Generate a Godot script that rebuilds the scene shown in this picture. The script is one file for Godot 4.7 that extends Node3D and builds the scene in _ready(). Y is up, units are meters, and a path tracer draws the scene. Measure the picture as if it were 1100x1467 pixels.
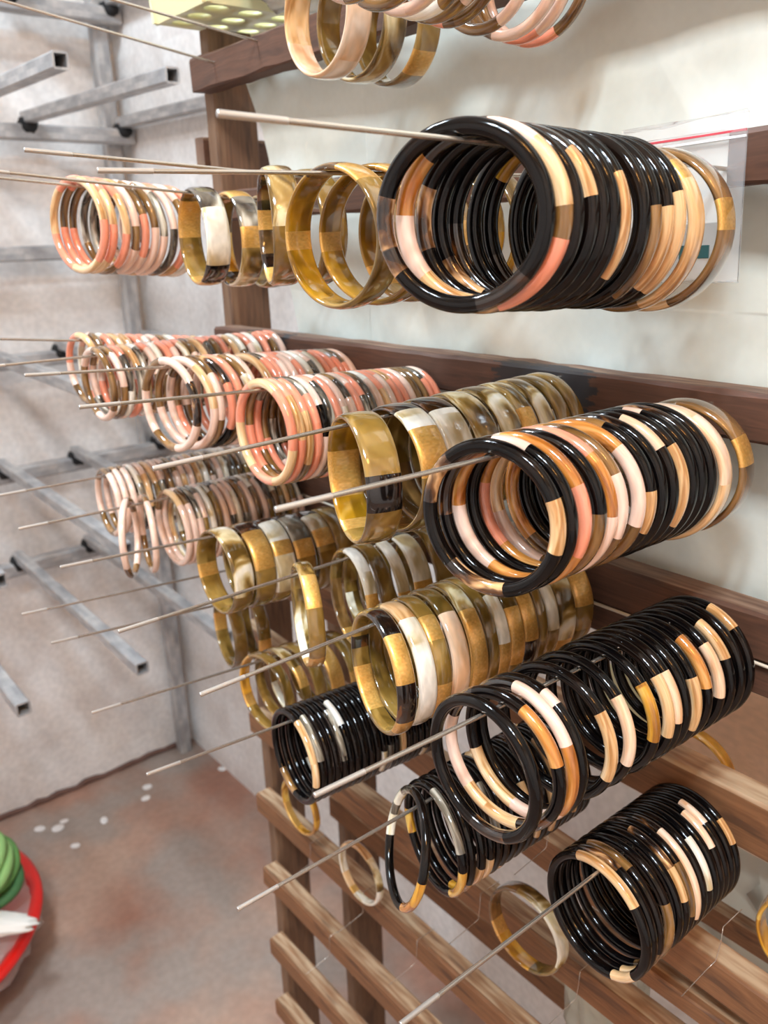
extends Node3D
# Bangles hung to sell on a wooden display rack. World: x along the rails (camera end is +x), y up, z out of the wall.
const H0 := 1.3            # height of the camera above the floor; the layout below is measured from the camera
var rng := RandomNumberGenerator.new()
var mats := {}
var taken := {}
var rack: Node3D

# ------------------------------------------------------------------ helpers
func V(x: float, y: float, z: float) -> Vector3:
	return Vector3(x, y + H0, z)

func numbered(called: String) -> String:
	var n: int = taken.get(called, 0)
	taken[called] = n + 1
	return called if n == 0 else "%s_%03d" % [called, n]

func tag(o: Node, label: String, category: String, group := "", kind := "") -> void:
	o.set_meta("label", label)
	o.set_meta("category", category)
	if group: o.set_meta("group", group)
	if kind: o.set_meta("kind", kind)

func thing(called: String, at: Vector3, label: String, category: String, group := "") -> Node3D:
	var o := Node3D.new()
	o.name = numbered(called)
	add_child(o)
	o.position = at
	tag(o, label, category, group)
	return o

func part(parent: Node, called: String, mesh: Mesh, m: Material, at := Vector3.ZERO) -> MeshInstance3D:
	var o := MeshInstance3D.new()
	o.name = called if parent != self else numbered(called)
	o.mesh = mesh
	o.material_override = m
	o.position = at
	parent.add_child(o, true)
	return o

func structure(called: String, mesh: Mesh, m: Material, at: Vector3, label: String, category: String) -> MeshInstance3D:
	var o := part(self, called, mesh, m, at)
	tag(o, label, category, "", "structure")
	return o

func boxm(size: Vector3) -> BoxMesh:
	var b := BoxMesh.new()
	b.size = size
	return b

func noise(freq: float, sd: int, oct := 3, kind := FastNoiseLite.TYPE_SIMPLEX_SMOOTH) -> FastNoiseLite:
	var n := FastNoiseLite.new()
	n.noise_type = kind
	n.frequency = freq
	n.seed = sd
	n.fractal_octaves = oct
	return n

func plain(c: Color, rough := 0.5, metal := 0.0) -> StandardMaterial3D:
	var m := StandardMaterial3D.new()
	m.albedo_color = c
	m.roughness = rough
	m.metallic = metal
	return m

func rgb(r: float, g: float, b: float) -> Color:
	return Color(r / 255.0, g / 255.0, b / 255.0)

func textured(im: Image, rough: float) -> StandardMaterial3D:
	var m := StandardMaterial3D.new()
	m.albedo_texture = ImageTexture.create_from_image(im)
	m.roughness = rough
	return m

# a tube along points (world or local); r may shrink towards the end
func tube(pts: PackedVector3Array, r: float, sides := 8, r_end := -1.0) -> ArrayMesh:
	var st := SurfaceTool.new()
	st.begin(Mesh.PRIMITIVE_TRIANGLES)
	var n := pts.size()
	var side := Vector3.ZERO
	for i in n:
		var d := (pts[mini(i + 1, n - 1)] - pts[maxi(i - 1, 0)]).normalized()
		if i == 0:
			side = d.cross(Vector3.UP)
			if side.length() < 0.1: side = d.cross(Vector3.RIGHT)
		side = (side - d * side.dot(d)).normalized()
		var up := side.cross(d)
		var rr := r if r_end < 0.0 else lerpf(r, r_end, float(i) / (n - 1))
		for k in sides + 1:
			var a := TAU * k / sides
			var nn := side * cos(a) + up * sin(a)
			st.set_normal(nn)
			st.set_uv(Vector2(float(i) / (n - 1), float(k) / sides))
			st.add_vertex(pts[i] + nn * rr)
	for i in n - 1:
		for k in sides:
			var a := i * (sides + 1) + k
			var b := a + sides + 1
			for q in [a, a + 1, b, b, a + 1, b + 1]: st.add_index(q)
	var base := n * (sides + 1)
	for e in 2:
		var c := pts[0] if e == 0 else pts[n - 1]
		var d := (pts[0] - pts[1]).normalized() if e == 0 else (pts[n - 1] - pts[n - 2]).normalized()
		st.set_normal(d)
		st.set_uv(Vector2(e, 0.5))
		st.add_vertex(c)
		for k in sides:
			var o := 0 if e == 0 else (n - 1) * (sides + 1)
			if e == 0:
				for q in [base + e, o + k + 1, o + k]: st.add_index(q)
			else:
				for q in [base + e, o + k, o + k + 1]: st.add_index(q)
	return st.commit()

# a board lying along x with worn, chamfered edges; u runs along it, v round it (front, top, back, bottom)
func board(length: float, h: float, d: float, sd: int, wear := 0.0007) -> ArrayMesh:
	var c := minf(h, d) * 0.09
	var prof := [Vector2(-h / 2 + c, d / 2), Vector2(h / 2 - c, d / 2), Vector2(h / 2, d / 2 - c), Vector2(h / 2, -d / 2 + c), Vector2(h / 2 - c, -d / 2), Vector2(-h / 2 + c, -d / 2), Vector2(-h / 2, -d / 2 + c), Vector2(-h / 2, d / 2 - c)]
	var per := 2.0 * (h + d)
	var vs := [0.0]
	for i in 8:
		var p: Vector2 = prof[i]
		vs.append(vs[i] + p.distance_to(prof[(i + 1) % 8]) / per)
	var nz := noise(9.0, sd, 3)
	var segs := maxi(3, int(length / 0.02))
	var st := SurfaceTool.new()
	st.begin(Mesh.PRIMITIVE_TRIANGLES)
	for f in 8:
		st.set_smooth_group(f)
		for i in segs:
			var q: Array[Vector3] = []
			var uv: Array[Vector2] = []
			for e in [[i, f], [i + 1, f], [i + 1, f + 1], [i, f + 1]]:
				var x: float = -length / 2 + length * e[0] / segs
				var p: Vector2 = prof[e[1] % 8]
				var j := nz.get_noise_2d(x * 3.0, (e[1] % 8) * 7.0) * wear * 2.0
				q.append(Vector3(x, p.x + j, p.y + j))
				uv.append(Vector2((x + length / 2) / length, vs[e[1]]))
			for t in [0, 1, 2, 0, 2, 3]:
				st.set_uv(uv[t])
				st.add_vertex(q[t])
	st.set_smooth_group(9)
	for s in [-1.0, 1.0]:
		for k in range(1, 7):
			var tri := [0, k, k + 1] if s < 0 else [0, k + 1, k]
			for t in tri:
				var p: Vector2 = prof[t]
				var j := nz.get_noise_2d(s * length * 1.5, t * 7.0) * wear * 2.0
				st.set_uv(Vector2(0.02 + p.x, 0.3 + p.y))
				st.add_vertex(Vector3(s * length / 2, p.x + j, p.y + j))
	st.generate_normals()
	return st.commit()

# ------------------------------------------------------------------ textures
func streak_tex(cols: Array, fx: float, fy: float, sd: int, sharp := 1.0, w := 256, h := 64) -> Image:
	var a := noise(1.0, sd, 4)
	var b := noise(1.0, sd + 50, 3)
	var im := Image.create(w, h, false, Image.FORMAT_RGB8)
	var n := cols.size() - 1
	for y in h:
		for x in w:
			var u := float(x) / w
			var v := float(y) / h
			var warp := b.get_noise_2d(u * fx * 0.7, v * fy * 0.3) * 0.5
			var t := clampf(0.5 + (a.get_noise_2d(u * fx + warp, v * fy + warp * 2.0)) * 1.15 * sharp, 0.0, 1.0) * n
			var i := mini(int(t), n - 1)
			var c: Color = cols[i]
			c = c.lerp(cols[i + 1], smoothstep(0.0, 1.0, t - i))
			var g := 1.0 + b.get_noise_2d(u * fx * 5.0 + 9.0, v * fy * 6.0) * 0.10
			im.set_pixel(x, y, Color(c.r * g, c.g * g, c.b * g))
	return im

func wood_tex(dark: Color, light: Color, dust: Color, dusty: float, sd: int, stain := []) -> Image:
	var w := 1024
	var h := 128
	var a := noise(1.0, sd, 4)
	var b := noise(1.0, sd + 7, 3)
	var im := Image.create(w, h, false, Image.FORMAT_RGB8)
	for y in h:
		for x in w:
			var u := float(x) / w * 12.0
			var v := float(y) / h * 12.0
			var warp := a.get_noise_2d(u * 0.35, v * 0.25) * 1.4
			var g := 0.5 + 0.5 * a.get_noise_2d(u * 0.5 + 30.0, v * 3.2 + warp * 3.0)
			var fine := b.get_noise_2d(u * 2.5, v * 16.0)
			var c := dark.lerp(light, clampf(0.5 + (g - 0.5) * 0.8 + fine * 0.16, 0.0, 1.0))
			var blot := a.get_noise_2d(u * 0.8 + 70.0, v * 0.5)
			if blot > 0.28: c = c.lerp(rgb(48, 32, 26), clampf((blot - 0.28) * 2.0, 0.0, 0.4))
			var vv := float(y) / h
			if vv > 0.28 and vv < 0.52:
				c = c.lerp(dust, clampf(dusty * (0.75 + b.get_noise_2d(u * 1.6, v * 1.2)), 0.0, 1.0))
			for s in stain:
				var e := b.get_noise_2d(u * 3.0 + 11.0, v * 1.5) * 0.012
				var uu := float(x) / w
				if uu > s[0] + e and uu < s[1] + e and vv < 0.345 + e * 3.0:
					c = c.lerp(rgb(46, 44, 46), 0.92)
			im.set_pixel(x, y, c)
	return im

func blotch_tex(cols: Array, freq: float, sd: int, w := 512, h := 512, grain := 0.05) -> Image:
	var a := noise(1.0, sd, 5)
	var b := noise(1.0, sd + 3, 2)
	var im := Image.create(w, h, false, Image.FORMAT_RGB8)
	var n := cols.size() - 1
	for y in h:
		for x in w:
			var u := float(x) / w * freq
			var v := float(y) / h * freq
			var t := clampf(0.5 + a.get_noise_2d(u, v) * 0.95, 0.0, 0.999) * n
			var i := int(t)
			var c: Color = cols[i]
			c = c.lerp(cols[i + 1], t - i)
			var g := 1.0 + b.get_noise_2d(u * 14.0, v * 14.0) * grain
			im.set_pixel(x, y, Color(c.r * g, c.g * g, c.b * g))
	return im

func height_tex(freq: float, sd: int, ridged: bool, s := 512) -> ImageTexture:
	var a := noise(1.0, sd, 5)
	if ridged: a.fractal_type = FastNoiseLite.FRACTAL_RIDGED
	var im := Image.create(s, s, false, Image.FORMAT_RGB8)
	for y in s:
		for x in s:
			var t := clampf(0.5 + 0.5 * a.get_noise_2d(float(x) / s * freq, float(y) / s * freq), 0.0, 1.0)
			im.set_pixel(x, y, Color(t, t, t))
	return ImageTexture.create_from_image(im)

# sharp folds of a plastic sheet: straight creases where the surface turns, almost smooth between them
func crease_tex(sd: int) -> ImageTexture:
	var s := 512
	var a := noise(1.0, sd, 2)
	var r := RandomNumberGenerator.new()
	r.seed = sd
	var folds := []
	for i in 26: folds.append([r.randf() * s, r.randf() * s, r.randf() * PI, r.randf_range(40, 150), r.randf_range(0.05, 0.16) * (1 if r.randf() < 0.6 else -1)])
	var im := Image.create(s, s, false, Image.FORMAT_RGBF)
	for y in s:
		for x in s:
			var h := 0.5 + 0.12 * a.get_noise_2d(x * 0.012, y * 0.012)
			for f in folds:
				var dx: float = x - f[0]
				var dy: float = y - f[1]
				var along: float = absf(dx * cos(f[2]) + dy * sin(f[2]))
				if along > f[3]: continue
				var off: float = absf(-dx * sin(f[2]) + dy * cos(f[2]) + along * along * 0.001)
				if off < 14.0: h += f[4] * (1.0 - off / 14.0) * (1.0 - along / f[3])
			im.set_pixel(x, y, Color(h, h, h))
	return ImageTexture.create_from_image(im)

# ------------------------------------------------------------------ bangles
const WORD := {"K": "black", "D": "dark tortoiseshell", "T": "tortoiseshell", "H": "cream", "B": "brown", "A": "amber", "P": "pale pink", "C": "coral", "G": "gold", "W": "white", "O": "olive", "Y": "yellow", "S": "grey", "U": "dark amber", "M": "marbled olive", "N": "pinkish cream"}
const SEG := {"K": "black_segment", "D": "dark_tortoiseshell_segment", "T": "tortoiseshell_segment", "H": "cream_horn_segment", "B": "brown_horn_segment", "A": "amber_horn_segment", "P": "pale_pink_segment", "C": "coral_segment", "G": "gold_leaf_segment", "W": "white_horn_segment", "O": "olive_horn_segment", "Y": "yellow_horn_segment", "S": "grey_horn_segment", "U": "dark_amber_segment", "M": "marbled_horn_segment", "N": "pinkish_cream_segment"}
const ORD := ["first", "second", "third", "fourth", "fifth", "sixth", "seventh", "eighth", "ninth", "tenth", "eleventh", "twelfth", "thirteenth", "fourteenth", "fifteenth", "sixteenth", "seventeenth", "eighteenth", "nineteenth", "twentieth", "twenty-first", "twenty-second", "twenty-third", "twenty-fourth", "twenty-fifth", "twenty-sixth"]

func lacquers() -> void:
	var k := {
		"K": [[rgb(6, 5, 6), rgb(9, 7, 7), rgb(22, 13, 9)], 3.0, 1.0],
		"D": [[rgb(14, 9, 8), rgb(30, 17, 11), rgb(96, 56, 24)], 5.0, 1.2],
		"T": [[rgb(24, 14, 10), rgb(92, 58, 30), rgb(214, 168, 116)], 6.0, 1.4],
		"H": [[rgb(176, 124, 70), rgb(226, 184, 132), rgb(240, 210, 168)], 2.0, 3.0],
		"B": [[rgb(70, 48, 24), rgb(118, 84, 42), rgb(146, 108, 62)], 2.5, 2.0],
		"A": [[rgb(146, 84, 30), rgb(196, 126, 56), rgb(222, 162, 92)], 2.5, 2.0],
		"P": [[rgb(228, 190, 168), rgb(234, 200, 180), rgb(238, 206, 188)], 2.0, 1.0],
		"C": [[rgb(230, 138, 106), rgb(236, 146, 114), rgb(238, 152, 122)], 2.0, 1.0],
		"W": [[rgb(190, 168, 124), rgb(233, 225, 207), rgb(244, 239, 228)], 3.0, 2.5],
		"O": [[rgb(88, 66, 24), rgb(124, 94, 40), rgb(158, 126, 66)], 2.5, 1.5],
		"Y": [[rgb(150, 96, 24), rgb(206, 148, 48), rgb(226, 182, 92)], 3.0, 1.5],
		"U": [[rgb(120, 84, 14), rgb(166, 120, 24), rgb(190, 146, 56)], 2.5, 1.5],
		"S": [[rgb(52, 44, 36), rgb(120, 110, 94), rgb(206, 198, 180)], 3.0, 2.0],
		"M": [[rgb(92, 68, 26), rgb(156, 124, 66), rgb(222, 204, 160), rgb(240, 232, 212)], 3.0, 2.2],
		"N": [[rgb(226, 176, 132), rgb(238, 200, 166), rgb(242, 214, 190)], 2.5, 2.0],
	}
	var i := 0
	for c in k:
		i += 1
		var m := textured(streak_tex(k[c][0], k[c][1], k[c][2], 100 + i * 13, 1.3 if c == "T" or c == "D" or c == "M" or c == "S" else 0.9), 0.14)
		m.resource_name = WORD[c] + " lacquer"
		m.clearcoat_enabled = true
		m.clearcoat = 1.0
		m.clearcoat_roughness = 0.03
		if c == "K":
			m.clearcoat_enabled = false
			m.roughness = 0.1
			m.metallic_specular = 0.42
		mats[c] = m
	var g := textured(streak_tex([rgb(216, 162, 80), rgb(226, 174, 90), rgb(236, 190, 108)], 150.0, 40.0, 77), 0.42)
	g.metallic = 0.65
	g.clearcoat_enabled = true
	g.clearcoat_roughness = 0.05
	mats["G"] = g

# the arc a0..a1 (degrees, seen from the rod's free tip: 0 = right, 90 = top) of a ring round z
func arc(D: float, t: float, w: float, a0: float, a1: float, wide: bool, u_off: float) -> ArrayMesh:
	var ns := maxi(2, int(ceil((a1 - a0) / (3.75 if t > 0.003 else 6.0))))
	var np := 18 if wide else 12
	var e := 0.5 if wide else 0.92
	var prof := PackedVector2Array()
	for k in np + 1:
		var h := PI + TAU * k / np
		var cr := signf(cos(h)) * pow(absf(cos(h)), e)
		var sa := signf(sin(h)) * pow(absf(sin(h)), e)
		var rad := D / 2 - t / 2 + t / 2 * cr
		if wide and cr > 0.0: rad -= t * 0.22 * sa * sa
		prof.append(Vector2(rad, w / 2 * sa))
	var nor := PackedVector2Array()
	for k in np + 1:
		var d := prof[1 if k == np else k + 1] - prof[np - 1 if k == 0 else k - 1]
		nor.append(Vector2(d.y, -d.x).normalized())
	var vs := PackedVector3Array()
	var ns3 := PackedVector3Array()
	var uv := PackedVector2Array()
	var ix := PackedInt32Array()
	for i in ns + 1:
		var a := deg_to_rad(lerpf(a0, a1, float(i) / ns))
		var rd := Vector3(cos(a), sin(a), 0)
		for k in np + 1:
			vs.append(rd * prof[k].x + Vector3(0, 0, prof[k].y))
			ns3.append(rd * nor[k].x + Vector3(0, 0, nor[k].y))
			uv.append(Vector2(a / TAU + u_off, float(k) / np))
	for i in ns:
		for k in np:
			var p := i * (np + 1) + k
			var q := p + np + 1
			ix.append_array(PackedInt32Array([p, p + 1, q, q, p + 1, q + 1]))
	var arr := []
	arr.resize(Mesh.ARRAY_MAX)
	arr[Mesh.ARRAY_VERTEX] = vs
	arr[Mesh.ARRAY_NORMAL] = ns3
	arr[Mesh.ARRAY_TEX_UV] = uv
	arr[Mesh.ARRAY_INDEX] = ix
	var m := ArrayMesh.new()
	m.add_surface_from_arrays(Mesh.PRIMITIVE_TRIANGLES, arr)
	return m

func read_pattern(s: String) -> Array:      # "20 K200 H160" -> [[code, from, to], ...]
	var bits := s.split(" ", false)
	var at := bits[0].to_float()
	var out := []
	for i in range(1, bits.size()):
		var d := bits[i].substr(1).to_float()
		out.append([bits[i][0], at, at + d])
		at += d
	if out.size(): out[-1][2] = bits[0].to_float() + 360.0
	return out

func pick(s: String) -> String:
	return s[rng.randi() % s.length()]

func any_pattern(pal: String) -> String:
	var s := str(rng.randi() % 360)
	var left := 360
	if pal == "dark":
		var n := rng.randi_range(1, 2)
		for i in n:
			var d := rng.randi_range(28, 62)
			var k := 40 + rng.randi() % 70
			s += " %s%d K%d" % [pick("HHNBTDS"), d, k]
			left -= d + k
		return s + " K%d" % left
	if pal == "ink":
		var d := rng.randi_range(20, 50)
		return s + " %s%d K%d" % [pick("WSHSK"), d, 360 - d]
	var set: String = {"coral": "CCPBPSWPBCH", "pale": "WPWSBPHWOSP", "olive": "OOGMOGWD", "mixed": "BPOHCPB"}[pal]
	var last := ""
	while left > 0:
		var c := pick(set)
		if c == last: continue
		last = c
		var d := rng.randi_range(45, 95)
		if c == "G": d = rng.randi_range(18, 40)
		if left - d < 30: d = left
		s += " %s%d" % [c, d]
		left -= d
	return s

func look(segs: Array, wide: bool, flat: bool) -> String:
	var sum := {}
	for g in segs: sum[g[0]] = sum.get(g[0], 0.0) + g[2] - g[1]
	var keys := sum.keys()
	keys.sort_custom(func(p, q): return sum[p] > sum[q])
	var s: String = "wide " if wide and not flat else ("flat " if flat else "")
	if keys.size() == 1: return s + "all-" + WORD[keys[0]] + " bangle"
	return s + WORD[keys[0]] + " and " + WORD[keys[1]] + " bangle"

func bangle(at: Vector3, pattern: String, D: float, t: float, w: float, yaw: float, pitch: float, label_tail: String, group: String) -> void:
	var segs := read_pattern(pattern)
	var joined := []
	for g in segs:
		if joined.size() and joined[-1][0] == g[0]: joined[-1][2] = g[2]
		else: joined.append(g)
	segs = joined
	var wide := w > 0.0085
	var lb := look(segs, wide, wide and w < 0.0145) + label_tail
	var b := Basis(Vector3.UP, deg_to_rad(yaw)) * Basis(Vector3.RIGHT, deg_to_rad(pitch))
	var pos := at + Vector3(0, 0.0015, 0) + b * Vector3(0, -(D / 2 - t), 0)
	if segs.size() == 1:
		var o := part(self, "bangle", arc(D, t, w, 0, 360, wide, rng.randf()), mats[segs[0][0]], pos)
		o.basis = b
		tag(o, lb, "bangle", group)
		return
	var r := thing("bangle", pos, lb, "bangle", group)
	r.basis = b
	for g in segs:
		part(r, SEG[g[0]], arc(D, t, w, g[1], g[2], wide, rng.randf()), mats[g[0]])

# one rod of the rack (a part of it) with the bangles threaded on it (things of their own)
# each entry of list: [z in mm behind the camera plane, pattern or palette, optional {w, yaw, pitch, D, t}]
func rod(tip: Vector3, base: Vector3, where: String, D: float, t: float, w: float, yaw: float, list: Array, loose := 2.0) -> void:
	var mesh := tube(PackedVector3Array([base + H0 * Vector3.UP, tip.lerp(base, 0.5) + H0 * Vector3.UP, tip.lerp(base, 0.09) + H0 * Vector3.UP]), 0.0012, 10)
	var sh := part(rack, "rod", mesh, mats.steel)
	var cap := tube(PackedVector3Array([tip.lerp(base, 0.09) + H0 * Vector3.UP, tip.lerp(base, 0.002) + H0 * Vector3.UP, tip + H0 * Vector3.UP]), 0.00135, 10)
	part(sh, "rod_tip", cap, mats.tip)
	var i := 0
	for e in list:
		var o: Dictionary = e[2] if e.size() > 2 else {}
		var z: float = -e[0] / 1000.0
		var at := tip.lerp(base, (z - tip.z) / (base.z - tip.z)) + H0 * Vector3.UP
		var pat: String = e[1]
		if not pat[0].is_valid_int(): pat = any_pattern(pat)
		var ring_t: float = o.get("t", t)
		bangle(at, pat, o.get("D", D * rng.randf_range(0.992, 1.0)), ring_t, o.get("w", w), o.get("yaw", yaw + rng.randf_range(-loose, loose)), o.get("pitch", rng.randf_range(-loose, loose) * 0.5), ", %s from the tip, %s" % [ORD[i], where], "bangles on the " + where)
		i += 1

func run(z0: float, z1: float, n: int, pal: String, first := []) -> Array:
	var out := []
	for i in n:
		out.append([lerpf(z0, z1, float(i) / maxi(1, n - 1)), first[i] if i < first.size() else pal])
	return out

# ------------------------------------------------------------------ the place
func _ready() -> void:
	rng.seed = 4217
	# camera
	var cam := Camera3D.new()
	cam.name = "camera"
	cam.basis = Basis(Vector3(0.63533828, -0.02943238, -0.77167286), Vector3(-0.2242189, 0.94919414, -0.22080845), Vector3(0.73896627, 0.3133117, 0.59646008))
	cam.position = V(0, 0, 0)
	var ca := CameraAttributesPhysical.new()
	ca.frustum_focal_length = 24.0 / (2.0 * 733.5 / 1198.0)
	ca.frustum_focus_distance = 0.45
	ca.frustum_near = 0.02
	ca.frustum_far = 50.0
	ca.exposure_aperture = 8.0
	cam.attributes = ca
	add_child(cam)
	# environment: a closed room, no sky in sight
	var env := Environment.new()
	env.background_mode = Environment.BG_COLOR
	env.background_color = Color(0, 0, 0)
	env.tonemap_mode = Environment.TONE_MAPPER_LINEAR
	env.tonemap_exposure = 0.75
	env.sdfgi_enabled = true
	env.ssao_enabled = true
	env.ssil_enabled = true
	var we := WorldEnvironment.new()
	we.name = "environment"
	we.environment = env
	add_child(we)
	# lamps
	var led_col := Color(0.87, 0.945, 1.0)
	led_panel(V(-1.12, 1.34, 0.12), Vector2(0.12, 0.32), 2.6, led_col, "small white LED panel lamp on the ceiling above the far end, nearer the corner")
	led_panel(V(-0.9, 1.34, 0.12), Vector2(0.12, 0.32), 2.6, led_col, "small white LED panel lamp on the ceiling above the far end, farther from the corner")
	led_panel(V(0.22, 1.34, 0.62), Vector2(0.12, 0.32), 3.4, led_col, "small white LED panel lamp on the ceiling in front of the rack, left one")
	led_panel(V(0.44, 1.34, 0.62), Vector2(0.12, 0.32), 3.4, led_col, "small white LED panel lamp on the ceiling in front of the rack, right one")
	warm_lamp(V(0.75, 1.04, 0.34), 0.07)
	# the setting
	materials()
	lacquers()
	shell()
	steel_rack()
	wooden_rack()
	cloths()
	stacks()
	small_things()

func led_panel(at: Vector3, size: Vector2, energy: float, col: Color, label: String) -> void:
	var t := thing("led_panel_lamp", at, label, "lamp", "LED panel lamps on the ceiling")
	part(t, "housing", boxm(Vector3(size.x + 0.03, 0.03, size.y + 0.03)), plain(rgb(235, 235, 235), 0.5), Vector3(0, 0.04, 0))
	var glow := plain(col, 0.4)
	glow.emission_enabled = true
	glow.emission = col
	glow.emission_energy_multiplier = 3.0
	part(t, "diffuser", boxm(Vector3(size.x, 0.02, size.y)), glow, Vector3(0, 0.014, 0))
	var l := AreaLight3D.new()
	l.name = "led_light"
	l.area_size = size
	l.light_color = col
	l.light_energy = energy
	l.area_range = 8.0
	l.shadow_enabled = true
	l.rotation.x = -PI / 2
	t.add_child(l)

func warm_lamp(at: Vector3, energy: float) -> void:
	var t := thing("pendant_lamp", at, "warm pendant lamp with four small bulbs hanging beyond the near end of the rack", "lamp")
	part(t, "cord", tube(PackedVector3Array([Vector3(0, 0.03, 0), Vector3(0, 0.2, 0), Vector3(0, 0.36, 0)]), 0.004), plain(rgb(40, 36, 32), 0.6))
	part(t, "crossbar", boxm(Vector3(0.19, 0.012, 0.19)), plain(rgb(150, 120, 70), 0.4, 0.8), Vector3(0, 0.043, 0))
	var col := Color(1.0, 0.74, 0.42)
	var glow := plain(col, 0.4)
	glow.emission_enabled = true
	glow.emission = col
	glow.emission_energy_multiplier = 90.0
	var s := SphereMesh.new()
	s.radius = 0.034
	s.height = 0.07
	for d in [Vector3(0.08, 0, 0.08), Vector3(-0.08, 0, 0.08), Vector3(0.08, 0, -0.08), Vector3(-0.08, 0, -0.08)]:
		var b := part(t, "bulb", s, glow, d)
		var l := OmniLight3D.new()
		l.name = "bulb_light"
		l.light_color = col
		l.light_energy = energy
		l.light_size = 0.03
		l.omni_range = 8.0
		l.omni_attenuation = 2.0
		l.shadow_enabled = true
		b.add_child(l, true)

func materials() -> void:
	mats.steel = plain(rgb(208, 201, 191), 0.26, 0.9)
	mats.tip = plain(rgb(222, 218, 212), 0.34, 0.85)
	mats.wood_dark = textured(wood_tex(rgb(66, 44, 33), rgb(112, 76, 57), rgb(150, 126, 106), 0.6, 5), 0.62)
	mats.wood_stained = textured(wood_tex(rgb(66, 44, 33), rgb(110, 74, 56), rgb(150, 126, 106), 0.6, 15, [[0.315, 0.378], [0.055, 0.075], [0.10, 0.112]]), 0.6)
	mats.wood_post = textured(wood_tex(rgb(82, 58, 42), rgb(128, 94, 68), rgb(140, 112, 88), 0.4, 35), 0.7)
	mats.wood_mid = textured(wood_tex(rgb(98, 64, 40), rgb(152, 106, 70), rgb(182, 156, 126), 0.8, 25), 0.66)
	var tube_m := textured(blotch_tex([rgb(146, 145, 146), rgb(170, 168, 168), rgb(196, 192, 188)], 4.0, 44, 256, 256), 0.42)
	tube_m.metallic = 0.25
	tube_m.uv1_triplanar = true
	tube_m.uv1_scale = Vector3(3, 3, 3)
	mats.tube = tube_m
	mats.hollow = plain(rgb(22, 22, 24), 0.8)
	var wall := textured(blotch_tex([rgb(216, 208, 203), rgb(230, 225, 221), rgb(236, 232, 229)], 7.0, 61), 0.85)
	wall.uv1_triplanar = true
	wall.uv1_world_triplanar = true
	wall.uv1_scale = Vector3(0.6, 0.6, 0.6)
	wall.heightmap_enabled = true
	wall.heightmap_texture = height_tex(26.0, 8, false)
	wall.heightmap_scale = 0.1
	mats.wall = wall
	mats.ceiling = plain(rgb(232, 230, 226), 0.9)

func floor_tex() -> Image:
	var s := 1024
	var a := noise(1.0, 301, 5)
	var b := noise(1.0, 302, 4)
	var im := Image.create(s, s, false, Image.FORMAT_RGB8)
	var red := rgb(152, 108, 90)
	var clay := rgb(174, 144, 126)
	var grey := rgb(150, 138, 129)
	for y in s:
		for x in s:
			var u := float(x) / s * 9.0
			var v := float(y) / s * 9.0
			var p := a.get_noise_2d(u * 0.5, v * 0.5)
			var q := b.get_noise_2d(u * 0.8 + 40.0, v * 0.8)
			var c := red.lerp(clay, clampf(0.5 + p * 1.1, 0.0, 1.0))
			c = c.lerp(grey, clampf(0.42 + q * 1.3, 0.0, 0.9))
			var g := 1.0 + b.get_noise_2d(u * 12.0, v * 12.0) * 0.06
			im.set_pixel(x, y, Color(c.r * g, c.g * g, c.b * g))
	return im

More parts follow.
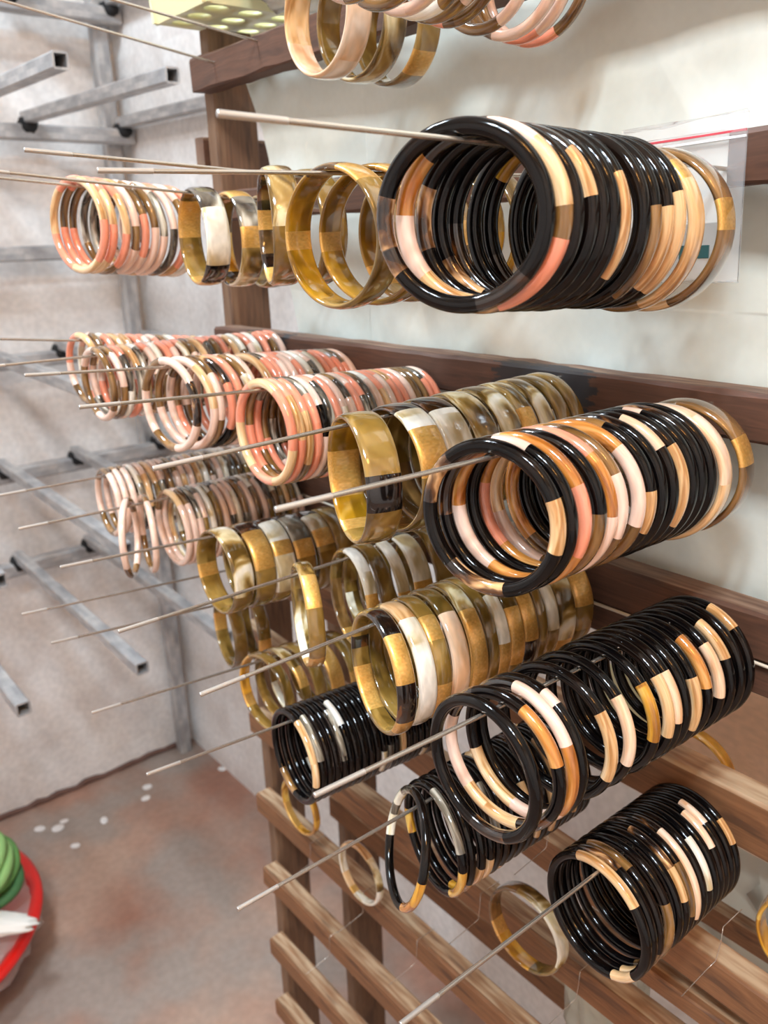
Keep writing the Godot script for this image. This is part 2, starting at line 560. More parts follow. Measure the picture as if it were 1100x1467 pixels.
func shell() -> void:
	var x0 := -1.9
	var x1 := 1.7
	var z0 := -0.83
	var z1 := 2.3
	var fm := textured(floor_tex(), 0.34)
	fm.uv1_triplanar = true
	fm.uv1_world_triplanar = true
	fm.uv1_scale = Vector3(0.42, 0.42, 0.42)
	structure("floor", boxm(Vector3(x1 - x0, 0.1, z1 - z0)), fm, Vector3((x0 + x1) / 2, -0.05, (z0 + z1) / 2), "worn red and grey cement floor below the racks", "floor")
	structure("ceiling", boxm(Vector3(x1 - x0, 0.1, z1 - z0)), mats.ceiling, Vector3((x0 + x1) / 2, H0 + 1.45, (z0 + z1) / 2), "plain white ceiling above the room", "ceiling")
	var hy := H0 + 1.4
	structure("wall_left", boxm(Vector3(0.1, hy, z1 - z0)), mats.wall, Vector3(x0 - 0.05, hy / 2, (z0 + z1) / 2), "off-white plaster wall behind the steel rack", "wall")
	structure("wall_back", boxm(Vector3(x1 - x0 + 0.2, hy, 0.1)), mats.wall, Vector3((x0 + x1) / 2, hy / 2, z0 - 0.05), "off-white plaster wall behind the wooden rack", "wall")
	structure("wall_right", boxm(Vector3(0.1, hy, z1 - z0)), mats.wall, Vector3(x1 + 0.05, hy / 2, (z0 + z1) / 2), "off-white plaster wall beyond the near end of the rack", "wall")
	structure("wall_front", boxm(Vector3(x1 - x0 + 0.2, hy, 0.1)), mats.wall, Vector3((x0 + x1) / 2, hy / 2, z1 + 0.05), "off-white plaster wall facing the wooden rack", "wall")
	# the dirty, uneven strip of cement where the left wall meets the floor
	var pts := PackedVector3Array()
	for i in 60:
		var z := lerpf(z0 + 0.01, 0.6, i / 59.0)
		pts.append(Vector3(x0 + 0.002 + rng.randf() * 0.004, 0.002 + rng.randf() * 0.009 - 0.002, z))
	structure("trim_1", tube(pts, 0.0075, 6), plain(rgb(104, 76, 66), 0.9), Vector3.ZERO, "dark uneven cement fillet along the foot of the left wall", "trim")
	# drops of white paint
	var s := SphereMesh.new()
	s.radius = 0.013
	s.height = 0.004
	s.radial_segments = 12
	s.rings = 4
	var i := 0
	for p in [[92, 1177], [83, 1187], [57, 1188], [149, 1176], [211, 1128], [209, 1144], [108, 1212], [318, 1102]]:
		var d := ground(p[0], p[1])
		var o := part(self, "paint_drop", s, mats.wall, d + Vector3(0, 0.0012, 0))
		var k := rng.randf_range(0.7, 1.2)
		o.scale = Vector3(k, 1, k * rng.randf_range(0.6, 1.0))
		o.rotation.y = rng.randf() * TAU
		tag(o, "dried white paint drop on the floor, " + ["right end of the row of three", "middle of the row of three", "left end of the row of three", "alone between the row and the pair", "upper of the close pair", "lower of the close pair", "nearest to the camera, below the row of three", "farthest, beside the back wall"][i], "paint drop", "white paint drops on the floor")
		i += 1

# where the line of sight through a pixel of the photograph meets the floor (used only to lay out things)
func ground(px: float, py: float, y := 0.0) -> Vector3:
	var c := Vector3(px - 550.0, py - 733.5, 1198.0)
	var d := Vector3(0.63533828 * c.x + 0.2242189 * c.y - 0.73896627 * c.z, -0.02943238 * c.x - 0.94919414 * c.y - 0.3133117 * c.z, -0.77167286 * c.x + 0.22080845 * c.y - 0.59646008 * c.z)
	return Vector3(0, H0, 0) + d * ((y - H0) / d.y)

func square_tube(a: Vector3, b: Vector3, s: float, parent: Node, called: String) -> void:
	var o := part(parent, called, null, mats.tube, (a + b) / 2)
	var l := a.distance_to(b)
	var d := (b - a).normalized()
	var x := Vector3.UP.cross(d)
	if x.length() < 0.1: x = Vector3.RIGHT
	x = x.normalized()
	o.basis = Basis(x, d.cross(x), d)
	var st := SurfaceTool.new()
	st.begin(Mesh.PRIMITIVE_TRIANGLES)
	var h := s / 2
	var c := s * 0.12
	var n := s / 2 - s * 0.13
	var prof := [Vector2(h - c, -h), Vector2(h, -h + c), Vector2(h, h - c), Vector2(h - c, h), Vector2(-h + c, h), Vector2(-h, h - c), Vector2(-h, -h + c), Vector2(-h + c, -h)]
	var inner := [Vector2(n, -n), Vector2(n, -n), Vector2(n, n), Vector2(n, n), Vector2(-n, n), Vector2(-n, n), Vector2(-n, -n), Vector2(-n, -n)]
	for k in 8:
		var p: Vector2 = prof[k]
		var q: Vector2 = prof[(k + 1) % 8]
		var pi: Vector2 = inner[k]
		var qi: Vector2 = inner[(k + 1) % 8]
		st.set_smooth_group(-1)
		quad(st, Vector3(p.x, p.y, -l / 2), Vector3(q.x, q.y, -l / 2), Vector3(q.x, q.y, l / 2), Vector3(p.x, p.y, l / 2))
		quad(st, Vector3(p.x, p.y, l / 2), Vector3(q.x, q.y, l / 2), Vector3(qi.x, qi.y, l / 2), Vector3(pi.x, pi.y, l / 2))
		quad(st, Vector3(q.x, q.y, -l / 2), Vector3(p.x, p.y, -l / 2), Vector3(pi.x, pi.y, -l / 2), Vector3(qi.x, qi.y, -l / 2))
		quad(st, Vector3(qi.x, qi.y, -l / 2), Vector3(pi.x, pi.y, -l / 2), Vector3(pi.x, pi.y, l / 2), Vector3(qi.x, qi.y, l / 2))
	st.generate_normals()
	o.mesh = st.commit()

func quad(st: SurfaceTool, a: Vector3, b: Vector3, c: Vector3, d: Vector3) -> void:
	for p in [a, c, b, a, d, c]: st.add_vertex(p)

func steel_rack() -> void:
	var r := thing("steel_rack", Vector3.ZERO, "welded rack of grey square steel tubes standing against the left wall", "rack")
	var xb := -1.862
	square_tube(Vector3(xb - 0.005, 0.0, -0.79), Vector3(xb - 0.005, H0 + 0.9, -0.79), 0.032, r, "post")
	square_tube(Vector3(xb - 0.005, 0.0, 0.35), Vector3(xb - 0.005, H0 + 0.9, 0.35), 0.032, r, "post")
	for y in [0.67, 0.44, 0.215, -0.013, -0.225, -0.46, -0.668]:
		square_tube(V(xb + 0.024, y, -0.826), V(xb + 0.024, y, 0.37), 0.03, r, "bar")
		if absf(y + 0.013) < 0.01: continue
		for z in [-0.805, -0.61, -0.453, -0.265, -0.08, 0.12]:
			if y < -0.6 and z < -0.7: continue
			var drop := rng.randf_range(-0.003, 0.003)
			square_tube(V(xb + 0.02, y + 0.027, z), V(-1.2, y + 0.012 + drop, z), 0.022, r, "arm")
			part(r, "weld", lump(Vector3(0.05, 0.034, 0.036), 900 + int(z * 100.0), 0.25, 8), mats.hollow, V(xb + 0.024, y + 0.012, z))

func rail(y0: float, y1: float, m: Material, depth := 0.023, xl := -0.85, xr := 0.5, zf := -0.4515) -> void:
	part(rack, "rail", board(xr - xl, y1 - y0, depth, int(y0 * 1000) + 2000), m, V((xl + xr) / 2, (y0 + y1) / 2, zf - depth / 2))

func upright(x: float, z0: float, z1: float, y1: float, thick := 0.02) -> void:
	var o := part(rack, "post", board(y1 + H0, z1 - z0, thick, int(z0 * 500) + 900, 0.001), mats.wood_post, Vector3(x, (y1 + H0) / 2, (z0 + z1) / 2))
	o.basis = Basis(Vector3.UP, Vector3(0, 0, 1), Vector3.RIGHT)

func wooden_rack() -> void:
	rack = thing("wooden_rack", Vector3.ZERO, "tall brown wooden display rack of horizontal rails with thin steel rods", "rack")
	for xs in [-0.858, 0.46]:
		upright(xs, -0.526, -0.4752, 0.205)
		upright(xs, -0.655, -0.592, 0.205)
	rail(0.144, 0.175, mats.wood_dark)
	rail(0.02, 0.048, mats.wood_dark)
	rail(-0.118, -0.0895, mats.wood_stained, 0.026)
	rail(-0.249, -0.2185, mats.wood_dark)
	rail(-0.272, -0.2495, mats.wood_dark, 0.02, -0.85, 0.5, -0.4535)
	rail(-0.383, -0.343, mats.wood_mid)
	var d := part(rack, "rail", board(1.35, 0.031, 0.022, 1500), mats.wood_mid, V(-0.175, -0.5, -0.4625))
	d.rotation.z = -0.05
	rail(-0.577, -0.554, mats.wood_mid, 0.013, -0.33, 0.5, -0.57)
	rail(-0.545, -0.529, mats.wood_mid, 0.02, -0.33)
	rail(-0.607, -0.578, mats.wood_mid)
	rail(-0.731, -0.702, mats.wood_mid)
	rail(-0.852, -0.823, mats.wood_mid)
	rail(-0.976, -0.948, mats.wood_mid)
	rail(-1.09, -1.062, mats.wood_mid)
	rail(-0.80, -0.765, mats.wood_mid, 0.023, -0.85, 0.5, -0.568)
	# short tie between the front and the back post
	var o := part(rack, "tie", board(0.17, 0.036, 0.018, 31), mats.wood_dark, V(-0.879, 0.088, -0.555))
	o.rotation.y = PI / 2
	# wire hooks twisted round the lower rails
	for h in [[-0.615, -0.702], [-0.524, -0.702], [-0.69, -0.823], [-0.357, -0.449], [-0.433, -0.578], [-0.32, -0.578], [-0.208, -0.449], [-0.72, -0.702]]:
		var x: float = h[0]
		var y: float = h[1] + 0.001
		var p := PackedVector3Array([V(x, y, -0.474), V(x, y + 0.0005, -0.4495), V(x, y - 0.012, -0.449), V(x - 0.002, y - 0.03, -0.449), V(x - 0.004, y - 0.034, -0.443), V(x - 0.006, y - 0.04, -0.415)])
		part(rack, "wire_hook", tube(p, 0.0003, 5), mats.steel)
	# a pale cord drawn tight along the fourth rail
	part(rack, "cord", tube(PackedVector3Array([V(-0.84, -0.2493, -0.4508), V(-0.2, -0.2493, -0.4508), V(0.49, -0.2493, -0.4508)]), 0.0011, 6), plain(rgb(214, 204, 186), 0.8))

func cloths() -> void:
	# white plastic sheet hung behind the rails
	var a := noise(1.0, 88, 2)
	var rg := noise(1.0, 89, 2)
	rg.fractal_type = FastNoiseLite.FRACTAL_RIDGED
	var ys := [0.52, 0.2, 0.18, 0.158, 0.102, 0.072, -0.086, -0.262]
	var xs := [-0.40, -0.54, -0.74, -0.82, -0.781, -0.774, -0.747, -0.73]
	var nx := 150
	var ny := 90
	var st := SurfaceTool.new()
	st.begin(Mesh.PRIMITIVE_TRIANGLES)
	for side in 2:
		for j in ny + 1:
			var y := lerpf(0.52, -0.262, float(j) / ny)
			var xl: float = xs[0]
			for k in ys.size() - 1:
				if y <= ys[k] and y >= ys[k + 1]: xl = lerpf(xs[k], xs[k + 1], (ys[k] - y) / (ys[k] - ys[k + 1]))
			for i in nx + 1:
				var x := lerpf(xl, 0.55, float(i) / nx)
				var z := -0.492 + a.get_noise_2d(x * 4.0, y * 2.5) * 0.009 + (rg.get_noise_2d(x * 7.0 + y * 3.0, y * 6.0) - 0.2) * 0.002
				st.set_smooth_group(side)
				st.set_uv(Vector2(x, y))
				st.add_vertex(V(x, y, z - side * 0.0012))
	var row := nx + 1
	var half := row * (ny + 1)
	for j in ny:
		for i in nx:
			var p := j * row + i
			for q in [p, p + 1, p + row, p + row, p + 1, p + row + 1]: st.add_index(q)
			for q in [p, p + row, p + 1, p + row, p + row + 1, p + 1]: st.add_index(q + half)
	for j in ny:
		for i in [0, nx]:
			var p: int = j * row + i
			for q in [p, p + row, p + half, p + half, p + row, p + row + half]: st.add_index(q)
			for q in [p, p + half, p + row, p + half, p + row + half, p + row]: st.add_index(q)
	st.generate_normals()
	var m := textured(blotch_tex([rgb(212, 216, 206), rgb(220, 225, 217), rgb(226, 231, 224)], 5.0, 91, 512, 512, 0.012), 0.46)
	m.heightmap_enabled = true
	m.heightmap_texture = crease_tex(92)
	m.heightmap_scale = 0.9
	m.uv1_triplanar = true
	m.uv1_world_triplanar = true
	m.uv1_scale = Vector3(1.6, 1.6, 1.6)
	var o := part(self, "plastic_sheet", st.commit(), m)
	tag(o, "creased white plastic sheet hung behind the upper rails of the wooden rack", "sheet")
	# brown cardboard leaning on the back of the rack
	var c := part(self, "cardboard_panel", board(0.95, 0.26, 0.006, 71, 0.001), textured(blotch_tex([rgb(222, 180, 146), rgb(230, 192, 160), rgb(236, 200, 170)], 6.0, 72, 256, 256), 0.85), V(0.07, -0.375, -0.60))
	tag(c, "plain peach-brown cardboard panel behind the fifth rail of the wooden rack", "panel")

# crumpled film: a rounded lump with folds
func lump(size: Vector3, sd: int, rough: float, seg := 28) -> ArrayMesh:
	var a := noise(1.0, sd, 4)
	a.fractal_type = FastNoiseLite.FRACTAL_RIDGED
	var st := SurfaceTool.new()
	st.begin(Mesh.PRIMITIVE_TRIANGLES)
	for j in seg + 1:
		for i in seg * 2:
			var th := PI * j / seg
			var ph := PI * i / seg
			var d := Vector3(sin(th) * cos(ph), cos(th), sin(th) * sin(ph))
			st.add_vertex(d * (1.0 + rough * a.get_noise_3d(d.x * 1.6, d.y * 1.6, d.z * 1.6)) * size / 2)
	for j in seg:
		for i in seg * 2:
			var p := j * seg * 2 + i
			var q := j * seg * 2 + (i + 1) % (seg * 2)
			for t in [p, q, p + seg * 2, p + seg * 2, q, q + seg * 2]: st.add_index(t)
	st.generate_normals()
	return st.commit()

func stacks() -> void:
	var r1 := "nearest rod of the second rail"
	rod(Vector3(-0.275, 0.041, -0.155), Vector3(-0.2529, 0.0281, -0.452), r1, 0.079, 0.0076, 0.0076, 26, [
		[263, "164 T54 K63 D39 K204", {"yaw": 28}], [273, "6 H46 P33 D48 A43 P46 H42 T20 C62 B20", {"w": 0.0085, "t": 0.0085, "D": 0.08, "yaw": 24}], [282, "155 T45 K315", {"yaw": 20}], [291, "13 H34 D30 K130 T40 K126", {"yaw": 19}], [299, "180 D90 K270", {"yaw": 16}], [308, "0 K360", {"yaw": 9}],
		[316, "320 H70 K90 Y25 K60 D60 K55", {"yaw": 6}], [331, "0 K360", {"yaw": 2}], [339, "300 B70 K290", {"yaw": 1}], [347, "310 H60 K300", {"yaw": 2}], [355, "305 H75 K285", {"yaw": 3}], [367, "35 G17 B50 H100 B88 H105", {"w": 0.012, "t": 0.005, "yaw": 5}], [388, "0 G22 B70 H60 B100 H40 B68", {"w": 0.018, "t": 0.005, "yaw": 10}]], 1.0)
	rod(Vector3(-0.397, 0.032, -0.16), Vector3(-0.3844, 0.0342, -0.452), "second rod of the second rail", 0.078, 0.0042, 0.019, 10, [
		[291, "50 G28 B37 U58 G17 U60 O160"], [317, "0 O60 G20 U95 G18 U165"], [342, "350 G20 O60 G40 U100 G25 O115"], [366, "0 O60 G30 U270"], [392, "0 O200 G30 U130"]], 4.0)
	rod(Vector3(-0.502, 0.05, -0.163), Vector3(-0.5102, 0.034, -0.452), "third rod of the second rail", 0.078, 0.0042, 0.019, -23, [[325, "0 M100 D60 G22 B28 D20 G40 O90"], [352, "0 O360", {"yaw": -10}]])
	rod(Vector3(-0.625, 0.05, -0.165), Vector3(-0.63, 0.0245, -0.452), "fourth rod of the second rail", 0.075, 0.0042, 0.019, -10, [[332, "290 D35 W70 S50 D30 O10 G55 O65 G45"], [362, "350 G25 S45 G40 O70 Y60 D40 M80"], [392, "0 O360"]])
	rod(Vector3(-0.722, 0.054, -0.18), Vector3(-0.734, 0.0319, -0.452), "fifth rod of the second rail", 0.078, 0.0066, 0.0066, 14, [
		[271, "5 H70 C50 H65 C60 H60 C55"], [279, "0 H45 C75 B60 C70 H60 C50"], [288, "350 H50 C60 B80 C60 B60 C50"], [297, "330 B30 P60 H50 S90 B80 P50"], [305, "320 C55 B60 P60 S100 P85"], [313, "0 B70 P90 S60 H60 P80"], [321, "350 S60 P80 B80 P140"], [332, "0 P60 C60 P100 B60 S80"], [342, "coral"], [352, "coral"]], 1.8)
	rod(Vector3(-0.80, -0.074, -0.19), Vector3(-0.80, -0.105, -0.452), "sixth rod of the third rail", 0.07, 0.0066, 0.0066, 2, run(285, 440, 17, "coral"), 3.0)
	rod(Vector3(-0.73, -0.091, -0.17), Vector3(-0.7263, -0.0927, -0.452), "fifth rod of the third rail", 0.066, 0.0064, 0.0064, 1, run(270, 444, 22, "coral", ["20 B70 P60 B100 P70 B60", "0 P60 B90 P60 S60 B90"]), 4.0)
	rod(Vector3(-0.62, -0.086, -0.178), Vector3(-0.6218, -0.1036, -0.452), "fourth rod of the third rail", 0.077, 0.0067, 0.0067, 9, [
		[286, "340 T55 P65 B65 P60 B50 P65"], [298, "0 H60 P60 B70 P90 P80"], [307, "345 P60 B100 P100 B100"], [315, "330 C60 T60 B100 C60 K80"], [324, "330 B50 C80 P90 B140"], [333, "0 W40 B50 P100 C60 P110"], [341, "350 P100 B60 C60 P140"]] + run(356, 446, 14, "coral", ["20 H90 P90 C90 B90", "coral"]), 4.0)
	rod(Vector3(-0.495, -0.091, -0.17), Vector3(-0.509, -0.1086, -0.452), "third rod of the third rail", 0.077, 0.0067, 0.0067, 0, run(300, 444, 22, "coral", [
		"350 C70 H55 C60 H60 C50 H65", "0 H50 C70 B60 C60 B40 C80", "330 H60 C55 S60 C70 B115", "10 C40 S70 B80 C60 C110", "0 K35 P60 B80 S60 P125", "340 S90 C40 B100 C60 B70", "0 C80 P60 B60 P80 C80", "340 W50 P60 S60 P190", "0 P40 S30 B40 P60 B90 P100", "10 C50 P60 S60 C90 P100"]), 1.0)
	rod(Vector3(-0.38, -0.105, -0.162), Vector3(-0.3641, -0.0945, -0.452), "second rod of the third rail", 0.078, 0.0042, 0.02, -6, [
		[286, "345 D32 O103 U45 G48 U27 G15 O90", {"yaw": -19, "w": 0.021}], [314, "5 G45 W25 D40 O80 B85 O80"], [335, "0 W65 D30 O100 B165"], [356, "0 M120 O100 B140", {"w": 0.018}], [376, "350 M110 O250", {"w": 0.017}], [392, "15 G30 M100 O230", {"w": 0.013}], [407, "0 M90 O270", {"w": 0.013}], [421, "0 O150 B100 O110", {"w": 0.012}], [434, "0 O360", {"w": 0.011}]], 1.5)
	rod(Vector3(-0.268, -0.1, -0.162), Vector3(-0.253, -0.0982, -0.452), "nearest rod of the third rail", 0.079, 0.0074, 0.0074, 11, [
		[277, "345 H40 K105 T45 K55 T55 K60"], [286, "0 K70 P30 D90 K170"], [295, "335 C55 A75 P20 A60 P60 A90"], [305, "5 K60 D70 K150 B75"], [313, "0 A50 C60 A60 C60 A60 P70"], [321, "340 P50 B70 H100 P60 B80"], [334, "345 P65 A80 A100 B115"], [343, "335 H35 K65 B50 K210"],
		[352, "0 K70 T60 K230"], [361, "20 K20 N40 K300"], [369, "330 H70 K290"], [377, "0 K80 P15 K265"], [385, "0 K60 T60 K240"], [393, "0 K360"], [407, "0 N200 H160", {"w": 0.013, "t": 0.005}], [427, "10 G25 B60 O100 B60 G30 B85", {"w": 0.018, "t": 0.005}]], 1.2)
	rod(Vector3(-0.80, -0.217, -0.19), Vector3(-0.7992, -0.2215, -0.452), "sixth rod of the fourth rail", 0.071, 0.0064, 0.0064, -3, run(291, 443, 20, "pale", ["70 B70 P70 B80 P140", "10 P70 B60 P80 B60 P90", "20 P60 B70 P230"]), 2.0)
	rod(Vector3(-0.722, -0.228, -0.182), Vector3(-0.7173, -0.2321, -0.452), "fifth rod of the fourth rail", 0.077, 0.0064, 0.0064, -3, [
		[277, "90 B60 P100 B80 P120", {"yaw": -33}], [295, "340 P90 B60 P70 B80 P60", {"yaw": -14}]] + run(320, 445, 19, "pale", ["350 P60 H50 B60 P70 P120", "0 P50 B40 P270"]), 2.0)
	rod(Vector3(-0.62, -0.233, -0.181), Vector3(-0.612, -0.2468, -0.452), "fourth rod of the fourth rail", 0.077, 0.0042, 0.019, -4, [
		[317, "185 G20 O80 O55 M120 O80"], [340, "12 G58 D25 O265"], [361, "330 W55 G20 W40 D40 O205"], [382, "15 G25 S50 D40 O230"], [403, "25 G25 W30 D110 O170"], [424, "0 O360"]], 2.0)
	rod(Vector3(-0.463, -0.224, -0.163), Vector3(-0.4727, -0.2283, -0.452), "third rod of the fourth rail", 0.078, 0.0042, 0.01, -13, [
		[303, "30 G40 M60 O40 M100 G60 O60", {"yaw": -24, "w": 0.012}], [347, "355 N8 G22 W75 O75 B70 G20 O90"], [361, "0 O200 M160", {"w": 0.012}], [376, "0 G15 W75 D30 O240"], [396, "20 W70 D30 O210 G50", {"w": 0.016}], [420, "0 O360", {"w": 0.016}], [438, "0 B200 O160", {"w": 0.014}]], 2.0)
	rod(Vector3(-0.355, -0.22, -0.162), Vector3(-0.3554, -0.216, -0.452), "second rod of the fourth rail", 0.078, 0.0045, 0.012, -13, [
		[281, "335 D40 G45 D40 O65 D15 O20 G50 O65 G20", {"yaw": -16}], [295, "280 W150 H40 O170"], [308, "300 G60 O40 G25 O235"], [323, "280 N140 O220"], [338, "30 G25 M100 O150 G85"], [349, "0 O360", {"w": 0.009}], [360, "300 G70 W50 O240", {"w": 0.01}], [372, "340 G60 O300"], [385, "330 D30 G70 O260"], [396, "0 O360", {"w": 0.008}], [406, "0 W60 G40 O260", {"w": 0.01}], [421, "300 G40 M70 O250", {"w": 0.015}], [439, "10 G60 B60 O230", {"w": 0.016}]], 1.0)
	rod(Vector3(-0.2535, -0.224, -0.162), Vector3(-0.241, -0.223, -0.452), "nearest rod of the fourth rail", 0.078, 0.0066, 0.0066, -2, [
		[260, "260 D40 K320"], [273, "20 A50 K50 D40 P70 H60 D40 K50", {"yaw": 3}], [285, "325 A65 P65 D60 K50 H60 P60"], [292, "60 P15 K345"], [312, "340 H60 K300", {"yaw": 2}], [329, "345 N60 K300"], [349, "355 Y50 K310"], [362, "350 H55 K305"], [369, "0 N45 K315"], [377, "0 K360"], [387, "340 H50 K310"], [397, "15 A50 K310"], [409, "0 N50 K310"], [420, "30 H40 K320"], [430, "0 K360"], [440, "50 H30 K330"]], 0.8)
	rod(Vector3(-0.80, -0.338, -0.191), Vector3(-0.80, -0.358, -0.452), "sixth rod of the fifth rail", 0.076, 0.0042, 0.012, 0, [])
	rod(Vector3(-0.72, -0.339, -0.192), Vector3(-0.72, -0.362, -0.452), "fifth rod of the fifth rail", 0.077, 0.0042, 0.014, -12, [[370, "165 G35 O325"], [398, "0 O300 G60"]])
	rod(Vector3(-0.62, -0.363, -0.1875), Vector3(-0.6167, -0.3791, -0.452), "fourth rod of the fifth rail", 0.078, 0.0042, 0.011, 4, [
		[350, "120 G25 Y60 G20 O255"], [367, "20 G30 M120 O210"], [384, "0 O200 M160", {"w": 0.014}], [405, "20 G50 O240 G70", {"w": 0.016}], [428, "340 G40 O320", {"w": 0.016}]], 3.0)
	rod(Vector3(-0.49, -0.348, -0.178), Vector3(-0.4857, -0.3636, -0.452), "third rod of the fifth rail", 0.078, 0.0057, 0.0057, -7, run(296, 420, 20, "ink", ["350 H85 K150 B40 K85", "20 S60 K300", "0 K360", "0 K360", "10 S65 K150 W20 K125", "50 W40 K320", "0 K360", "0 K360", "0 K360", "0 K360", "325 W35 K325", "325 S40 K320"]), 0.8)
	rod(Vector3(-0.34, -0.347, -0.163), Vector3(-0.3416, -0.35, -0.452), "second rod of the fifth rail", 0.078, 0.006, 0.006, -13, [
		[296, "110 S30 W25 S15 W25 K100 A30 Y30 K105", {"yaw": -27, "pitch": -15}], [309, "20 S70 K90 Y30 K60 K40 Y50 K20"], [317, "290 Y45 K310"]] + run(326, 436, 15, "dark", ["300 H50 K310", "295 H60 K300", "20 S50 K310"]), 0.6)
	rod(Vector3(-0.225, -0.342, -0.182), Vector3(-0.236, -0.359, -0.452), "nearest rod of the fifth rail", 0.078, 0.006, 0.006, -5, [
		[338, "44 H71 K180 H30 K79"], [345, "300 H25 K110 T60 K165"], [352, "310 B40 K80 B50 K190"], [362, "320 B70 K290"], [372, "0 K360"], [379, "20 H30 T50 K280"], [386, "0 B50 K60 T80 K170"], [393, "350 N90 T30 K250"], [400, "0 K360"], [407, "10 W50 K310"], [414, "0 K360"], [421, "40 N40 K320"], [428, "60 N30 K330"], [435, "0 K360"], [442, "30 H25 K335"]], 0.8)
	rod(Vector3(-0.385, 0.19, -0.165), Vector3(-0.385, 0.176, -0.452), "nearest rod of the top rail", 0.078, 0.0068, 0.0068, 6, [
		[290, "250 B60 P80 H220"], [303, "200 P60 B60 H60 P180"], [324, "240 B70 P90 C60 P140"], [338, "270 P60 B50 P250"], [350, "290 B60 P60 W240"], [361, "240 B60 P60 C60 B180"], [372, "260 B80 P200 C80"], [395, "220 B70 P80 C60 P150"], [418, "250 P70 P60 B230"], [428, "230 C60 P60 B240"], [440, "255 C40 B60 S60 P200"]], 4.0)
	rod(Vector3(-0.505, 0.1746, -0.165), Vector3(-0.505, 0.172, -0.452), "second rod of the top rail", 0.078, 0.0042, 0.02, -1, [[372, "0 H200 N160"], [400, "250 M120 O240"], [432, "300 G28 O332"]])
	# two bare rods of the far end
	rod(Vector3(-0.80, 0.206, -0.17), Vector3(-0.80, 0.164, -0.452), "fourth rod of the top rail", 0.076, 0.004, 0.004, 0, [])
	rod(Vector3(-0.72, 0.203, -0.17), Vector3(-0.72, 0.169, -0.452), "third rod of the top rail", 0.076, 0.004, 0.004, 0, [])

func loose_bangle(x: float, y: float, z: float, pattern: String, D: float, w: float, yaw: float, pitch: float, label: String) -> void:
	var n := get_child_count()
	bangle(V(x, y, z), pattern, D, 0.0042, w, yaw, pitch, "", "bangles hung on wire hooks low on the rack")
	get_child(n).set_meta("label", label)

func small_things() -> void:
	# bangles hanging from the wire hooks
	loose_bangle(-0.365, -0.523, -0.436, "200 G22 Y60 O60 M120 B98", 0.078, 0.014, 2, 0, "wide amber and gold bangle hanging in front of the lower rails beside the black stack")
	loose_bangle(-0.60, -0.626, -0.436, "0 M60 H90 W60 H30 G15 W105", 0.072, 0.009, 0, 0, "flat cream and white bangle hanging below the lone tilted black bangle")
	loose_bangle(-0.714, -0.605, -0.436, "0 Y200 G60 Y100", 0.072, 0.009, 0, 0, "flat yellow bangle hanging below the long stack of thin black bangles")
	loose_bangle(-0.282, -0.362, -0.515, "0 Y200 M160", 0.076, 0.012, 10, 0, "wide yellow bangle hanging behind the fifth rail, only its top arc showing")
	loose_bangle(-0.168, -0.43, -0.5, "0 Y90 G60 Y210", 0.076, 0.016, 10, 0, "wide yellow and gold bangle cut by the right edge below the fifth rail")
	tag(part(self, "plastic_disc", lump(Vector3(0.055, 0.07, 0.012), 58, 0.04), plain(rgb(238, 238, 196), 0.4), V(-0.375, -0.395, -0.575)), "pale cream plastic disc hung behind the fourth rail, seen through the black bangles", "disc")
	# zip bag hung over the second rail
	var bag := thing("zip_bag", V(-0.28, 0.012, -0.4445), "clear plastic zip bag with a red seal line hanging from the second rail", "bag")
	var film := StandardMaterial3D.new()
	film.albedo_color = Color(0.93, 0.94, 0.95, 0.16)
	film.transparency = BaseMaterial3D.TRANSPARENCY_ALPHA
	film.roughness = 0.06
	part(bag, "film", board(0.076, 0.084, 0.0012, 41, 0.0016), film)
	part(bag, "red_seal", board(0.076, 0.0011, 0.0006, 42, 0.0001), plain(rgb(206, 76, 88), 0.5), Vector3(0, 0.0335, 0.0012))
	part(bag, "white_seal", board(0.076, 0.0013, 0.0008, 43, 0.0001), plain(rgb(226, 226, 228), 0.4), Vector3(0, 0.0305, 0.0012))
	part(bag, "paper_insert", board(0.062, 0.046, 0.0006, 44, 0.0003), plain(rgb(222, 221, 214), 0.8), Vector3(-0.004, 0.012, -0.0014))
	part(bag, "brown_tag", board(0.016, 0.008, 0.001, 45, 0.0002), plain(rgb(150, 88, 52), 0.6), Vector3(-0.018, -0.026, 0.0012))
	part(bag, "green_tag", board(0.018, 0.007, 0.001, 46, 0.0002), plain(rgb(34, 74, 74), 0.5), Vector3(0.012, -0.026, 0.0012))
	bag.rotation.z = 0.03
	# crumpled clear bags behind the lower rails
	var clear := StandardMaterial3D.new()
	clear.albedo_color = Color(0.88, 0.88, 0.82, 0.55)
	clear.transparency = BaseMaterial3D.TRANSPARENCY_ALPHA
	clear.roughness = 0.2
	tag(part(self, "plastic_bag", lump(Vector3(0.52, 0.3, 0.06), 51, 0.3), clear, V(-0.09, -0.63, -0.65)), "large crumpled clear plastic bag behind the lower rails at the right", "bag")
	tag(part(self, "plastic_bag", lump(Vector3(0.07, 0.2, 0.05), 53, 0.4), clear, V(-0.345, -0.70, -0.53)), "narrow pale plastic bag hanging behind the rails below the nearest black stack", "bag")
	# cream plastic basket on top of the rack, with a bag beside it
	basket()
	var grey := StandardMaterial3D.new()
	grey.albedo_color = Color(0.80, 0.78, 0.74, 0.6)
	grey.transparency = BaseMaterial3D.TRANSPARENCY_ALPHA
	grey.roughness = 0.2
	tag(part(self, "plastic_bag", lump(Vector3(0.17, 0.07, 0.11), 57, 0.35), grey, V(-0.672, 0.232, -0.50)), "crumpled translucent plastic bag lying beside the cream basket on top", "bag")
	basin()

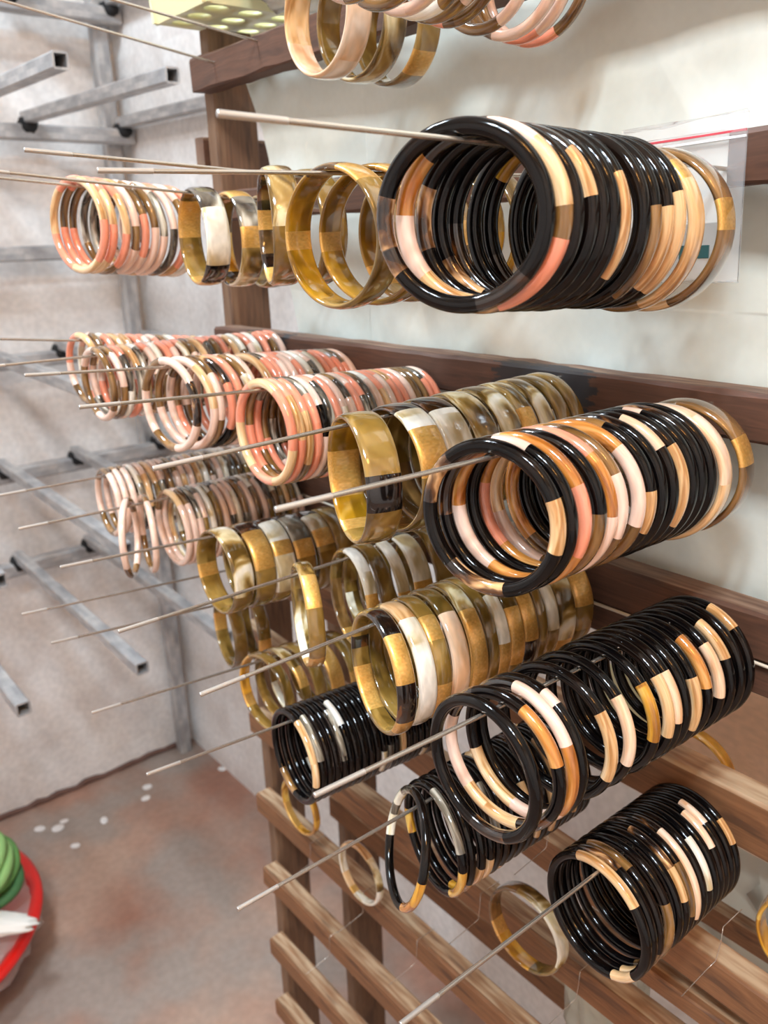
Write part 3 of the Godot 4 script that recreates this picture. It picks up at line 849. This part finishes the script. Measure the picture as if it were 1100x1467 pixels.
func basket() -> void:
	var b := thing("plastic_basket", V(-0.828, 0.2095, -0.512), "pale cream plastic basket with oval holes on top of the wooden rack", "basket")
	var m := plain(rgb(226, 222, 176), 0.42)
	# floor with rows of oval holes: a frame of rounded ribs
	var st := SurfaceTool.new()
	st.begin(Mesh.PRIMITIVE_TRIANGLES)
	var L := 0.1
	var W := 0.15
	var nx := 3
	var nz := 4
	var th := 0.004
	var cx := L / nx
	var cz := W / nz
	for i in nx:
		for j in nz:
			var o := Vector3(-L / 2 + cx * (i + 0.5), 0, -W / 2 + cz * (j + 0.5))
			for k in 16:
				var p: Array[Vector3] = []
				for e in [k, k + 1]:
					var a: float = TAU * e / 16
					var c := Vector2(cos(a), sin(a))
					var s := 1.0 / maxf(absf(c.x), absf(c.y))
					p.append(o + Vector3(c.x * s * cx / 2, 0, c.y * s * cz / 2))
					p.append(o + Vector3(c.x * cx * 0.36, 0, c.y * cz * 0.33))
				var up := Vector3(0, th, 0)
				quad(st, p[0] + up, p[1] + up, p[3] + up, p[2] + up)
				quad(st, p[0], p[2], p[3], p[1])
				quad(st, p[1], p[3], p[3] + up, p[1] + up)
	st.generate_normals()
	part(b, "perforated_floor", st.commit(), m)
	for s in [-1.0, 1.0]:
		var w := part(b, "side", board(L + 0.01, 0.09, 0.004, 81, 0.0003), m, Vector3(0, 0.044, s * (W / 2 + 0.007)))
		w.rotation.x = s * 0.16
		var e := part(b, "side", board(W + 0.012, 0.09, 0.004, 82, 0.0003), m, Vector3(s * (L / 2 + 0.007), 0.044, 0))
		e.basis = Basis(Vector3.UP, PI / 2) * Basis(Vector3.RIGHT, s * 0.16)

func lathe(prof: Array, seg := 64) -> ArrayMesh:
	var st := SurfaceTool.new()
	st.begin(Mesh.PRIMITIVE_TRIANGLES)
	for i in seg + 1:
		var a := TAU * i / seg
		for p in prof:
			st.set_uv(Vector2(float(i) / seg, p.y))
			st.add_vertex(Vector3(p.x * cos(a), p.y, p.x * sin(a)))
	var n := prof.size()
	for i in seg:
		for k in n - 1:
			var p := i * n + k
			var q := p + n
			for t in [p, p + 1, q, q, p + 1, q + 1]: st.add_index(t)
	st.generate_normals()
	return st.commit()

func basin() -> void:
	var c := Vector3(-1.537, 0, -0.022)
	var b := thing("plastic_basin", c, "round red plastic basin on the floor at the left edge", "basin")
	var red := plain(rgb(214, 24, 16), 0.3)
	part(b, "bowl", lathe([Vector2(0.0, 0.006), Vector2(0.19, 0.006), Vector2(0.262, 0.112), Vector2(0.278, 0.116), Vector2(0.285, 0.110), Vector2(0.283, 0.104), Vector2(0.27, 0.102), Vector2(0.197, 0.0), Vector2(0.0, 0.0)]), red)
	var film := StandardMaterial3D.new()
	film.albedo_color = Color(0.88, 0.82, 0.8, 0.4)
	film.transparency = BaseMaterial3D.TRANSPARENCY_ALPHA
	film.roughness = 0.22
	tag(part(self, "plastic_bag", lump(Vector3(0.5, 0.13, 0.5), 63, 0.1), film, c + Vector3(0.0, 0.085, -0.02)), "clear plastic bag spread inside the red basin", "bag")
	# hank of green cord
	var h := thing("cord_hank", ground(-38, 1260, 0.19), "thick hank of green cord lying on top of the red basin", "cord")
	var greens := [plain(rgb(92, 138, 70), 0.7), plain(rgb(62, 104, 58), 0.7), plain(rgb(136, 176, 104), 0.7)]
	for k in 17:
		var pts := PackedVector3Array()
		var r := 0.042 + 0.007 * (k % 4)
		for i in 33:
			var a := TAU * i / 32
			pts.append(Vector3(r * 1.25 * cos(a), 0.012 * sin(a * 2.0 + k) + 0.0026 * k, r * sin(a)).rotated(Vector3(0.3, 1, 0.2).normalized(), k * 0.57).rotated(Vector3.RIGHT, 0.25 * sin(k * 1.7)))
		part(h, "strand", tube(pts, 0.0095, 8), greens[k % 3])
	var w := part(self, "paper_packet", lump(Vector3(0.16, 0.028, 0.05), 66, 0.2, 16), plain(rgb(226, 222, 214), 0.6), ground(-16, 1325, 0.165))
	w.rotation.y = 0.9
	tag(w, "small crumpled white packet resting on the bag in the red basin", "packet")
